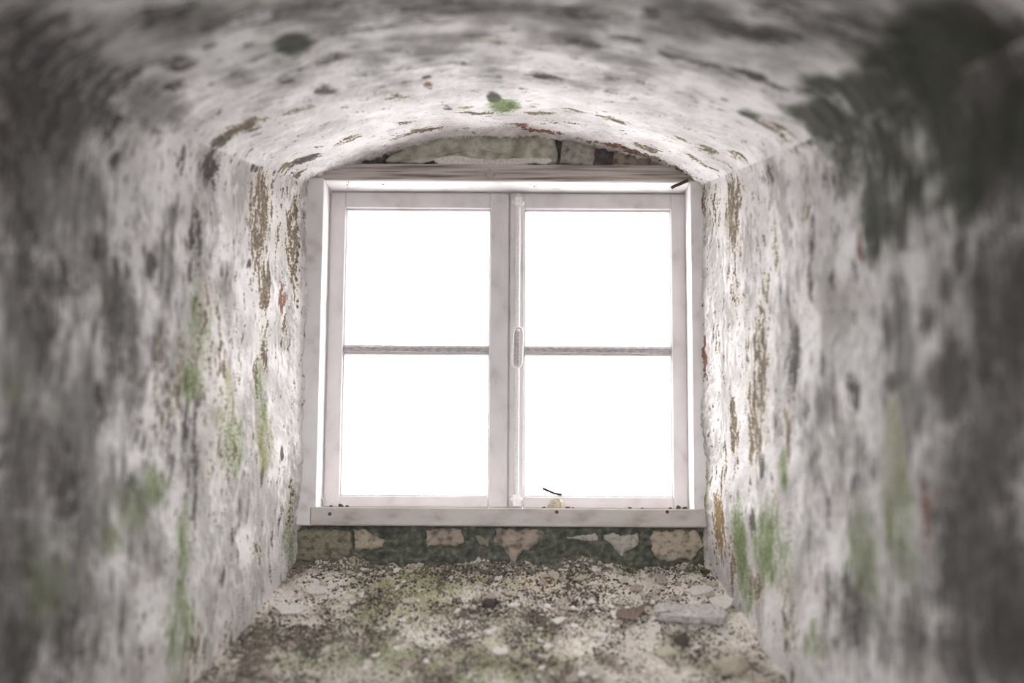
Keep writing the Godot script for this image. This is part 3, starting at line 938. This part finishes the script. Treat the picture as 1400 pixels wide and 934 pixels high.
	tag(lump, "rounded pale plaster lump lying on the window sill board below the twig", "plaster lump")
	for c in [[0.082, -0.055, 0.012], [0.143, -0.05, 0.014], [0.155, -0.06, 0.01], [0.42, -0.07, 0.02], [0.435, -0.05, 0.016], [0.40, -0.06, 0.012], [-0.452, -0.06, 0.014], [-0.43, -0.07, 0.02], [-0.41, -0.05, 0.012], [0.30, -0.07, 0.014], [0.33, -0.06, 0.01]]:
		var cr := put("dirt_crumb", lump_mesh(lr2, 0.6, Vector3(1, 0.6, 0.8)), M.humus)
		cr.transform = Transform3D(Basis().scaled(Vector3.ONE * c[2] * 0.8), Vector3(c[0], 0.0815 + c[2] * 0.2, c[1]))
		tag(cr, "small dark dirt crumb lying on the painted window sill board", "dirt crumb", "dirt crumbs on the sill board")
	var ch := put("wood_splinter", tube([Vector3(0.403, 0.893, 0.006), Vector3(0.41, 0.897, 0.008), Vector3(0.425, 0.903, 0.008), Vector3(0.446, 0.914, 0.004)], 0.0042, false, 7), M.twig)
	tag(ch, "dark wood splinter hanging below the lintel's right end", "splinter")
	var web := begin()
	for i in 16:
		var a := Vector3(-0.478, 0.083 + rng.randf() * 0.05, -0.02 - rng.randf() * 0.07)
		var b := Vector3(-0.478 + rng.randf() * 0.075 + 0.01, 0.0825 + rng.randf() * 0.008, -0.03 - rng.randf() * 0.07)
		var d := (b - a).normalized()
		var s1 := d.cross(Vector3.BACK).normalized() * 0.00028
		var s2 := d.cross(s1).normalized() * 0.00028
		for e in [[s1, s2], [s2, -s1], [-s1, -s2], [-s2, s1]]:
			quad(web, a + e[0], b + e[0], b + e[1], a + e[1], e[0] + e[1])
	var wo := put("cobweb", web.commit(), M.web)
	tag(wo, "grey cobweb strands in the lower left corner of the window casing", "cobweb", "", "stuff")

func scatter(called: String, label: String, category: String, mat: Material, count: int, small: float, big: float, jag: float, rng: RandomNumberGenerator, squash: Vector3, where: int) -> void:
	var mm := MultiMesh.new()
	mm.transform_format = MultiMesh.TRANSFORM_3D
	mm.mesh = lump_mesh(rng, jag, squash)
	mm.instance_count = count
	var n := 0
	while n < count:
		var z := -0.005 + 0.58 * pow(rng.randf(), 1.2)
		var x := lerpf(x_left(z) + 0.005, x_right(z) - 0.005, rng.randf())
		var k := rough_noise.get_noise_2d(x * 22 + where * 50, z * 30) * 2.2 + 0.45
		if where == 2: k = k * 0.6 + smoothstep(0.1, 0.4, x) * 0.6 + smoothstep(-0.3, -0.45, x) * 0.3
		if where == 3: k = k * 0.8 + smoothstep(0.15, -0.2, x) * 0.4 - 0.1
		if rng.randf() > k: continue
		var s := lerpf(small, big, pow(rng.randf(), 2.0))
		mm.set_instance_transform(n, Transform3D(Basis.from_euler(Vector3(rng.randf_range(-0.5, 0.5), rng.randf() * TAU, rng.randf_range(-0.5, 0.5))).scaled_local(Vector3.ONE * s), Vector3(x, y_sill(x, z) + s * 0.15, z)))
		n += 1
	var o := MultiMeshInstance3D.new()
	o.name = numbered(called)
	o.multimesh = mm
	o.material_override = mat
	add_child(o)
	tag(o, label, category, "", "stuff")


# ------------------------------------------------------------------ where the plaster is stained and shade is painted in
# walls: depth from the window, height, half extents in metres; vault: share of its width, depth; kind 0 peeled, 1 mould with outer shade painted in, 2 moss, 3 algae, 4 rust, 5 ochre, 6 fresh lime, 7 dark moss with corner shade painted in, 8 dirt runs with painted falloff; strength
const LEFT_STAINS_AND_SHADE := [
	[0.211, 0.776, 0.045, 0.125, 0, 0.64], [0.188, 0.603, 0.026, 0.071, 0, 0.50], [0.169, 0.482, 0.019, 0.106, 0, 0.35], [0.051, 0.748, 0.025, 0.112, 0, 0.60], [0.049, 0.637, 0.017, 0.074, 0, 0.40], [0.112, 0.781, 0.034, 0.110, 0, 0.22],
	[0.108, 0.590, 0.020, 0.036, 4, 0.50], [0.091, 0.529, 0.014, 0.073, 0, 0.30], [0.261, 0.764, 0.006, 0.106, 1, 0.40], [0.254, 0.639, 0.009, 0.014, 1, 0.50], [0.258, 0.880, 0.016, 0.014, 1, 0.50], [0.470, 0.649, 0.024, 0.074, 1, 0.50],
	[0.482, 0.578, 0.016, 0.032, 1, 0.40], [0.420, 0.836, 0.034, 0.051, 1, 0.50], [0.529, 0.815, 0.013, 0.033, 1, 0.45], [0.627, 0.561, 0.020, 0.031, 1, 0.40], [0.557, 0.519, 0.013, 0.047, 1, 0.30], [0.447, 0.457, 0.043, 0.093, 2, 0.40],
	[0.479, 0.372, 0.037, 0.064, 0, 0.25], [0.305, 0.479, 0.021, 0.051, 0, 0.35], [0.362, 0.437, 0.023, 0.067, 0, 0.28], [0.467, 0.342, 0.042, 0.046, 2, 0.55], [0.448, 0.304, 0.022, 0.032, 1, 0.40], [0.321, 0.342, 0.027, 0.058, 3, 0.50],
	[0.369, 0.271, 0.029, 0.028, 3, 0.42], [0.302, 0.227, 0.046, 0.077, 2, 0.45], [0.171, 0.237, 0.029, 0.080, 3, 0.60], [0.180, 0.340, 0.021, 0.120, 2, 0.38], [0.199, 0.390, 0.013, 0.052, 0, 0.40], [0.101, 0.205, 0.007, 0.016, 1, 0.90],
	[0.179, 0.147, 0.006, 0.017, 1, 0.70], [0.476, 0.227, 0.016, 0.019, 1, 0.50], [0.507, 0.274, 0.016, 0.031, 1, 0.40], [0.441, 0.185, 0.013, 0.032, 1, 0.35], [0.554, 0.208, 0.063, 0.092, 1, 0.25], [0.573, 0.109, 0.048, 0.043, 2, 0.45],
	[0.464, 0.004, 0.048, 0.080, 2, 0.46], [0.432, 0.043, 0.013, 0.063, 1, 0.55], [0.034, 0.086, 0.017, 0.071, 0, 0.50], [0.039, -0.003, 0.044, 0.081, 2, 0.35], [0.184, -0.029, 0.031, 0.034, 0, 0.35], [0.289, 0.005, 0.012, 0.020, 1, 0.30],
	[0.330, -0.084, 0.011, 0.016, 1, 0.45], [0.908, 0.739, 0.049, 0.077, 1, 0.50], [0.976, 0.720, 0.031, 0.057, 1, 0.40], [0.751, 0.753, 0.018, 0.027, 1, 0.50], [0.673, 0.698, 0.014, 0.023, 1, 0.40], [0.779, 0.568, 0.026, 0.032, 1, 0.45],
	[0.817, 0.647, 0.017, 0.029, 1, 0.30], [0.707, 0.583, 0.014, 0.018, 1, 0.35], [0.628, 0.571, 0.024, 0.031, 1, 0.50], [0.736, 0.428, 0.040, 0.111, 1, 0.50], [0.676, 0.393, 0.023, 0.075, 1, 0.40], [0.592, 0.397, 0.030, 0.062, 1, 0.50],
	[0.910, 0.498, 0.081, 0.075, 1, 0.38], [1.000, 0.535, 0.063, 0.110, 1, 0.42], [1.001, 0.261, 0.028, 0.023, 3, 0.35], [0.657, 0.115, 0.016, 0.022, 1, 0.50], [0.615, 0.204, 0.019, 0.045, 1, 0.30], [0.642, 0.069, 0.061, 0.051, 2, 0.45],
	[0.716, -0.004, 0.043, 0.033, 2, 0.40], [0.896, -0.084, 0.075, 0.076, 2, 0.35], [0.963, -0.185, 0.097, 0.103, 1, 0.50], [0.829, -0.194, 0.067, 0.090, 1, 0.42], [0.478, -0.187, 0.060, 0.105, 2, 0.42], [0.409, -0.238, 0.037, 0.062, 0, 0.40],
	[0.608, -0.158, 0.016, 0.022, 1, 0.40], [0.778, 0.249, 0.043, 0.057, 1, 0.30], [0.853, 0.131, 0.054, 0.130, 1, 0.40], [0.987, 0.124, 0.061, 0.141, 1, 0.40], [1.049, 0.699, 0.074, 0.110, 1, 0.45], [0.298, -0.230, 0.023, 0.048, 0, 0.35],
	[1.046, 0.892, 0.100, 0.094, 1, 0.50], [0.931, 0.384, 0.052, 0.111, 1, 0.40], [0.984, -0.031, 0.073, 0.104, 1, 0.45], [0.800, -0.032, 0.042, 0.111, 1, 0.35], [0.937, 0.207, 0.039, 0.072, 1, 0.40], [0.548, 0.302, 0.035, 0.093, 0, 0.25],
	[0.381, 0.668, 0.014, 0.051, 1, 0.25], [0.275, 0.364, 0.015, 0.068, 0, 0.30], [0.379, 0.157, 0.022, 0.048, 0, 0.25], [0.512, 0.150, 0.020, 0.046, 1, 0.30], [0.964, 0.311, 0.085, 0.269, 8, 0.61], [0.814, 0.161, 0.083, 0.223, 8, 0.58],
	[0.698, 0.375, 0.080, 0.178, 8, 0.49], [0.952, 0.656, 0.098, 0.168, 8, 0.61], [0.804, 0.621, 0.065, 0.132, 8, 0.52], [0.896, -0.084, 0.115, 0.158, 8, 0.61], [0.708, -0.132, 0.077, 0.127, 8, 0.41], [0.571, 0.470, 0.050, 0.125, 8, 0.39],
	[0.603, 0.025, 0.060, 0.104, 8, 0.39], [0.559, 0.678, 0.036, 0.096, 8, 0.35], [0.963, 0.808, 0.159, 0.067, 1, 0.55], [0.797, 0.831, 0.066, 0.038, 8, 0.47], [0.720, 0.052, 0.088, 0.114, 8, 0.45], [0.826, 0.329, 0.063, 0.141, 8, 0.50],
	[0.651, 0.201, 0.082, 0.119, 8, 0.37], [0.528, 0.398, 0.077, 0.126, 8, 0.33], [0.395, 0.416, 0.073, 0.148, 0, 0.24], [0.506, 0.259, 0.078, 0.110, 1, 0.27], [0.324, 0.192, 0.058, 0.082, 0, 0.27], [0.550, 0.332, 0.051, 0.109, 0, 0.27],
	[0.446, 0.137, 0.037, 0.079, 1, 0.26], [0.643, 0.262, 0.033, 0.075, 1, 0.27], [0.346, 0.557, 0.029, 0.101, 8, 0.32], [0.262, 0.146, 0.036, 0.100, 8, 0.29], [1.041, 0.824, 0.100, 0.074, 1, 0.60], [0.900, 0.870, 0.160, 0.050, 1, 0.50],
	[1.100, 0.860, 0.160, 0.070, 1, 0.55], [0.720, 0.870, 0.100, 0.030, 8, 0.50], [0.950, 0.830, 0.200, 0.060, 8, 0.50],  # dark patches along the spring line paint shade into the corner
]
const RIGHT_STAINS_AND_SHADE := [
	[0.178, 0.800, 0.040, 0.081, 0, 0.60], [0.000, 0.861, 0.026, 0.038, 0, 0.40], [0.064, 0.836, 0.025, 0.056, 0, 0.35], [0.194, 0.715, 0.031, 0.045, 0, 0.35], [0.179, 0.602, 0.020, 0.062, 0, 0.50], [0.137, 0.782, 0.016, 0.042, 3, 0.40],
	[0.304, 0.436, 0.029, 0.118, 0, 0.60], [0.324, 0.568, 0.018, 0.060, 0, 0.40], [0.282, 0.337, 0.044, 0.068, 0, 0.60], [0.260, 0.237, 0.051, 0.059, 0, 0.55], [0.010, 0.474, 0.011, 0.052, 4, 0.70], [0.090, 0.482, 0.010, 0.054, 0, 0.50],
	[0.155, 0.262, 0.020, 0.078, 0, 0.50], [0.458, 0.399, 0.029, 0.068, 1, 0.60], [0.554, 0.608, 0.012, 0.096, 1, 0.50], [0.520, 0.711, 0.032, 0.024, 0, 0.35], [0.544, 0.530, 0.019, 0.032, 0, 0.35], [0.649, 0.635, 0.015, 0.031, 1, 0.45],
	[0.635, 0.537, 0.015, 0.023, 1, 0.30], [0.716, 0.545, 0.011, 0.030, 1, 0.35], [0.367, 0.841, 0.043, 0.026, 1, 0.35], [0.708, 0.294, 0.019, 0.037, 1, 0.45], [0.301, 0.168, 0.018, 0.025, 1, 0.55], [0.434, 0.225, 0.020, 0.064, 0, 0.45],
	[0.404, 0.155, 0.022, 0.046, 2, 0.55], [-0.009, 0.111, 0.028, 0.083, 3, 0.60], [0.084, 0.038, 0.032, 0.070, 5, 0.60], [0.184, -0.005, 0.034, 0.097, 2, 0.70], [0.211, -0.097, 0.029, 0.057, 2, 0.60], [0.322, -0.004, 0.063, 0.093, 2, 0.55],
	[0.396, -0.028, 0.034, 0.073, 2, 0.45], [0.253, 0.045, 0.018, 0.025, 1, 0.55], [0.136, -0.048, 0.019, 0.068, 0, 0.45], [0.266, -0.095, 0.043, 0.033, 0, 0.45], [0.836, 0.142, 0.039, 0.127, 3, 0.42], [0.849, 0.032, 0.051, 0.094, 2, 0.42],
	[0.840, 0.309, 0.045, 0.021, 1, 0.50], [0.714, -0.010, 0.063, 0.098, 2, 0.42], [0.679, 0.004, 0.029, 0.066, 2, 0.38], [0.659, -0.125, 0.061, 0.086, 1, 0.45], [1.026, 0.288, 0.059, 0.079, 1, 0.65], [1.100, 0.129, 0.109, 0.101, 1, 0.55],
	[1.070, -0.020, 0.138, 0.151, 1, 0.55], [1.159, -0.161, 0.101, 0.095, 1, 0.60], [0.949, -0.073, 0.034, 0.065, 1, 0.35], [0.934, 0.057, 0.023, 0.053, 4, 0.30], [0.767, 0.145, 0.021, 0.035, 1, 0.40], [0.699, 0.120, 0.016, 0.029, 1, 0.35],
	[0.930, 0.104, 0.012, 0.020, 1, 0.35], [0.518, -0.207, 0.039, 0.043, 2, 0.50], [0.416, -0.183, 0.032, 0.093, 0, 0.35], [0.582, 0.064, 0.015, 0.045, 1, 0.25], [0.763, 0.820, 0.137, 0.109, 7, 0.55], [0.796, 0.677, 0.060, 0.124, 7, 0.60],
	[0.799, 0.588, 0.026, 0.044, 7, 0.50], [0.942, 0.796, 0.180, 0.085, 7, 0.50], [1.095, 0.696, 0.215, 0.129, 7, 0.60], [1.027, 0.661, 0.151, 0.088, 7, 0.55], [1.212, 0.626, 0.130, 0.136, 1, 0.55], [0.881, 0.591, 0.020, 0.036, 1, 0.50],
	[1.061, 0.506, 0.035, 0.045, 1, 0.55], [0.954, 0.404, 0.032, 0.030, 1, 0.50], [1.015, 0.461, 0.030, 0.036, 1, 0.45], [1.126, 0.378, 0.041, 0.137, 1, 0.55], [1.224, 0.387, 0.075, 0.165, 1, 0.55], [0.746, 0.599, 0.014, 0.045, 4, 0.40],
	[1.172, 0.174, 0.064, 0.131, 1, 0.50], [0.883, 0.194, 0.012, 0.068, 1, 0.30], [0.501, 0.283, 0.016, 0.031, 1, 0.30], [0.582, 0.368, 0.015, 0.039, 1, 0.30], [-0.042, 0.185, 0.013, 0.055, 0, 0.30], [0.674, 0.737, 0.058, 0.093, 1, 0.25],
	[1.240, 0.756, 0.077, 0.103, 1, 0.60], [1.165, 0.510, 0.067, 0.086, 1, 0.45], [0.887, -0.154, 0.047, 0.066, 1, 0.35], [1.019, -0.171, 0.071, 0.084, 1, 0.50], [1.187, -0.018, 0.062, 0.096, 1, 0.50], [0.788, -0.188, 0.030, 0.054, 1, 0.30],
	[0.385, 0.675, 0.021, 0.084, 0, 0.25], [0.233, 0.497, 0.015, 0.070, 0, 0.30], [0.386, 0.294, 0.017, 0.065, 1, 0.30], [0.645, 0.151, 0.023, 0.074, 1, 0.25], [0.105, 0.178, 0.020, 0.053, 0, 0.35], [0.575, -0.085, 0.023, 0.059, 1, 0.30],
	[0.360, 0.084, 0.017, 0.048, 0, 0.30], [1.131, 0.301, 0.120, 0.226, 8, 0.57], [0.994, 0.121, 0.099, 0.182, 8, 0.57], [1.086, -0.093, 0.120, 0.147, 8, 0.62], [0.871, 0.403, 0.074, 0.168, 8, 0.48], [0.931, 0.602, 0.119, 0.098, 8, 0.52],
	[0.702, 0.177, 0.068, 0.131, 8, 0.32], [0.738, -0.150, 0.104, 0.097, 8, 0.43], [0.864, -0.142, 0.083, 0.106, 8, 0.48], [0.593, 0.275, 0.089, 0.122, 8, 0.20], [0.432, 0.582, 0.067, 0.132, 8, 0.27], [0.526, 0.142, 0.049, 0.138, 8, 0.26],
	[0.819, 0.856, 0.148, 0.050, 7, 0.60], [1.026, 0.829, 0.156, 0.047, 7, 0.60], [1.204, 0.800, 0.146, 0.052, 1, 0.65], [0.720, 0.870, 0.120, 0.050, 7, 0.60], [0.920, 0.860, 0.150, 0.060, 7, 0.60], [1.150, 0.850, 0.160, 0.080, 1, 0.55],  # these paint the upper corner dark along the spring line
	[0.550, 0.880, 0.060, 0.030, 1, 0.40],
]
const VAULT_STAINS_AND_SHADE := [
	[0.105, 0.820, 0.021, 0.039, 1, 0.55], [0.150, 0.846, 0.019, 0.024, 1, 0.50], [0.094, 0.866, 0.012, 0.017, 1, 0.35], [0.068, 0.735, 0.013, 0.025, 1, 0.45], [0.231, 0.742, 0.022, 0.050, 7, 0.60], [0.187, 0.780, 0.009, 0.016, 1, 0.40],
	[0.263, 0.624, 0.026, 0.019, 1, 0.50], [0.179, 0.598, 0.015, 0.022, 1, 0.50], [0.212, 0.478, 0.017, 0.033, 1, 0.55], [0.149, 0.413, 0.027, 0.016, 0, 0.50], [0.058, 0.427, 0.046, 0.022, 0, 0.60], [0.013, 0.424, 0.014, 0.029, 1, 0.55],
	[0.186, 0.925, 0.045, 0.040, 1, 0.48], [0.151, 1.031, 0.040, 0.036, 1, 0.48], [0.083, 1.038, 0.015, 0.034, 1, 0.50], [0.000, 0.852, 0.015, 0.059, 7, 0.45], [0.057, 0.127, 0.027, 0.022, 1, 0.65], [0.019, 0.134, 0.022, 0.017, 0, 0.55],
	[0.006, 0.071, 0.019, 0.018, 0, 0.60], [0.157, 0.157, 0.038, 0.014, 0, 0.45], [0.305, 0.350, 0.024, 0.019, 0, 0.55], [0.372, 0.385, 0.008, 0.019, 4, 0.65], [0.377, 0.436, 0.009, 0.014, 1, 0.55], [0.389, 0.234, 0.009, 0.021, 1, 0.70],
	[0.427, 0.223, 0.018, 0.016, 0, 0.45], [0.507, 0.232, 0.030, 0.053, 2, 0.80], [0.487, 0.289, 0.014, 0.031, 7, 0.70], [0.518, 0.227, 0.008, 0.021, 1, 0.95], [0.442, 0.177, 0.038, 0.011, 0, 0.65], [0.577, 0.174, 0.032, 0.014, 0, 0.65],
	[0.503, 0.409, 0.009, 0.012, 1, 0.55], [0.584, 0.436, 0.031, 0.016, 1, 0.65], [0.547, 0.349, 0.011, 0.010, 1, 0.40], [0.287, 0.163, 0.019, 0.010, 0, 0.45], [0.303, 0.082, 0.051, 0.016, 0, 0.60], [0.173, 0.156, 0.022, 0.014, 0, 0.55],
	[0.541, 0.070, 0.014, 0.023, 4, 0.75], [0.519, 0.096, 0.021, 0.009, 4, 0.55], [0.599, 0.042, 0.045, 0.012, 4, 0.60], [0.347, 0.511, 0.019, 0.013, 1, 0.35], [0.366, 0.595, 0.009, 0.012, 1, 0.35], [0.758, 0.700, 0.022, 0.019, 1, 0.60],
	[0.804, 0.701, 0.030, 0.022, 1, 0.60], [0.861, 0.721, 0.033, 0.021, 1, 0.60], [0.731, 0.206, 0.038, 0.016, 0, 0.65], [0.653, 0.209, 0.031, 0.011, 0, 0.45], [0.874, 0.222, 0.017, 0.015, 0, 0.45], [0.833, 0.073, 0.036, 0.016, 0, 0.65],
	[0.928, 0.217, 0.019, 0.023, 0, 0.60], [0.971, 0.266, 0.018, 0.027, 0, 0.50], [0.954, 0.120, 0.037, 0.015, 0, 0.65], [0.911, 0.512, 0.019, 0.029, 7, 0.55], [0.949, 0.505, 0.024, 0.031, 0, 0.55], [0.982, 0.494, 0.013, 0.031, 0, 0.45],
	[0.867, 0.543, 0.008, 0.016, 1, 0.45], [0.754, 0.028, 0.062, 0.014, 4, 0.60], [0.837, 0.023, 0.060, 0.017, 0, 0.65], [0.940, 0.015, 0.037, 0.016, 0, 0.65], [0.630, 0.671, 0.037, 0.028, 1, 0.60], [0.692, 0.734, 0.025, 0.019, 1, 0.55],
	[0.626, 0.576, 0.009, 0.013, 1, 0.35], [0.608, 0.829, 0.013, 0.029, 1, 0.60], [0.705, 0.869, 0.014, 0.047, 1, 0.55], [0.789, 0.901, 0.051, 0.044, 1, 0.60], [0.840, 0.909, 0.045, 0.051, 1, 0.55], [0.940, 0.772, 0.033, 0.079, 7, 0.50],
	[0.718, 0.692, 0.022, 0.023, 6, 0.70], [0.612, 0.621, 0.016, 0.013, 6, 0.50], [0.910, 0.596, 0.031, 0.030, 6, 0.60], [0.892, 1.033, 0.049, 0.076, 1, 0.45], [0.392, 0.760, 0.066, 0.040, 1, 0.35], [0.476, 0.664, 0.043, 0.020, 1, 0.20],
	[0.314, 0.761, 0.052, 0.039, 1, 0.35], [0.042, 1.071, 0.056, 0.096, 1, 0.50], [0.048, 0.874, 0.024, 0.041, 1, 0.30], [0.532, 0.827, 0.152, 0.049, 1, 0.45], [0.268, 0.904, 0.093, 0.060, 1, 0.45], [0.953, 1.089, 0.068, 0.093, 7, 0.45],
	[0.973, 1.226, 0.049, 0.123, 1, 0.55], [0.748, 0.938, 0.067, 0.053, 1, 0.45], [0.402, 0.839, 0.075, 0.047, 1, 0.40], [0.837, 1.033, 0.061, 0.055, 1, 0.45], [0.143, 0.684, 0.020, 0.027, 1, 0.35], [0.289, 0.520, 0.023, 0.025, 1, 0.30],
	[0.455, 0.516, 0.036, 0.018, 1, 0.25], [0.700, 0.473, 0.036, 0.023, 1, 0.25], [0.904, 0.691, 0.019, 0.028, 1, 0.35], [0.529, 0.624, 0.066, 0.021, 0, 0.20], [0.531, 0.812, 0.190, 0.081, 8, 0.57], [0.298, 0.831, 0.110, 0.085, 8, 0.57],
	[0.148, 0.940, 0.080, 0.100, 8, 0.55], [0.755, 0.890, 0.103, 0.084, 8, 0.57], [0.907, 0.980, 0.068, 0.130, 8, 0.48], [0.028, 0.974, 0.052, 0.126, 8, 0.66], [0.422, 0.652, 0.097, 0.048, 8, 0.43], [0.634, 0.698, 0.082, 0.047, 8, 0.41],
	[0.163, 0.679, 0.050, 0.062, 8, 0.39], [0.857, 0.798, 0.045, 0.061, 8, 0.41], [0.036, 0.748, 0.035, 0.075, 8, 0.39], [0.971, 0.931, 0.043, 0.103, 7, 0.55], [0.980, 1.120, 0.066, 0.161, 7, 0.60], [1.000, 1.235, 0.040, 0.153, 1, 0.60],
	[0.964, 0.665, 0.021, 0.058, 7, 0.45], [0.000, 0.962, 0.040, 0.102, 1, 0.55], [0.527, 0.502, 0.315, 0.099, 8, 0.27], [0.372, 0.605, 0.177, 0.082, 8, 0.37], [0.703, 0.637, 0.170, 0.089, 8, 0.39], [0.604, 0.419, 0.077, 0.038, 8, 0.33],
	[0.980, 0.700, 0.040, 0.120, 7, 0.60], [0.980, 0.900, 0.050, 0.140, 7, 0.60], [0.970, 1.120, 0.060, 0.160, 1, 0.55], [0.020, 0.900, 0.050, 0.140, 1, 0.50], [0.030, 1.100, 0.060, 0.160, 1, 0.55], [0.030, 0.700, 0.040, 0.120, 8, 0.50],
	[0.200, 1.200, 0.200, 0.120, 8, 0.55], [0.500, 1.200, 0.300, 0.120, 8, 0.55], [0.800, 1.200, 0.200, 0.120, 8, 0.55],  # broad runs near the room paint the light falloff on the vault
]
const FLOOR_STAINS := [
	[-0.242, 0.078, 0.137, 0.077, 3, 0.50], [-0.138, 0.049, 0.184, 0.063, 3, 0.35], [-0.267, 0.182, 0.132, 0.058, 3, 0.35], [0.004, 0.324, 0.168, 0.066, 3, 0.30], [-0.492, 0.258, 0.066, 0.048, 1, 0.50], [-0.570, 0.283, 0.049, 0.071, 1, 0.45],
	[-0.376, 0.257, 0.099, 0.024, 1, 0.40], [-0.013, 0.205, 0.101, 0.050, 1, 0.45], [-0.096, 0.230, 0.067, 0.037, 1, 0.40], [0.143, 0.101, 0.070, 0.053, 1, 0.35], [0.455, 0.111, 0.087, 0.058, 6, 0.60], [0.518, 0.249, 0.066, 0.072, 6, 0.50],
	[-0.452, 0.080, 0.070, 0.040, 6, 0.50], [-0.511, 0.146, 0.069, 0.031, 6, 0.50], [0.291, 0.367, 0.096, 0.044, 6, 0.35], [0.144, 0.074, 0.105, 0.040, 5, 0.30], [0.074, 0.075, 0.070, 0.040, 5, 0.30], [-0.075, 0.370, 0.124, 0.051, 2, 0.30],
	[-0.319, 0.327, 0.168, 0.053, 2, 0.30], [0.169, 0.276, 0.082, 0.024, 6, 0.30], [0.285, 0.073, 0.088, 0.038, 6, 0.25], [-0.355, 0.012, 0.215, 0.014, 1, 0.50], [0.003, 0.012, 0.215, 0.014, 1, 0.55], [0.308, 0.012, 0.179, 0.014, 1, 0.50],
]
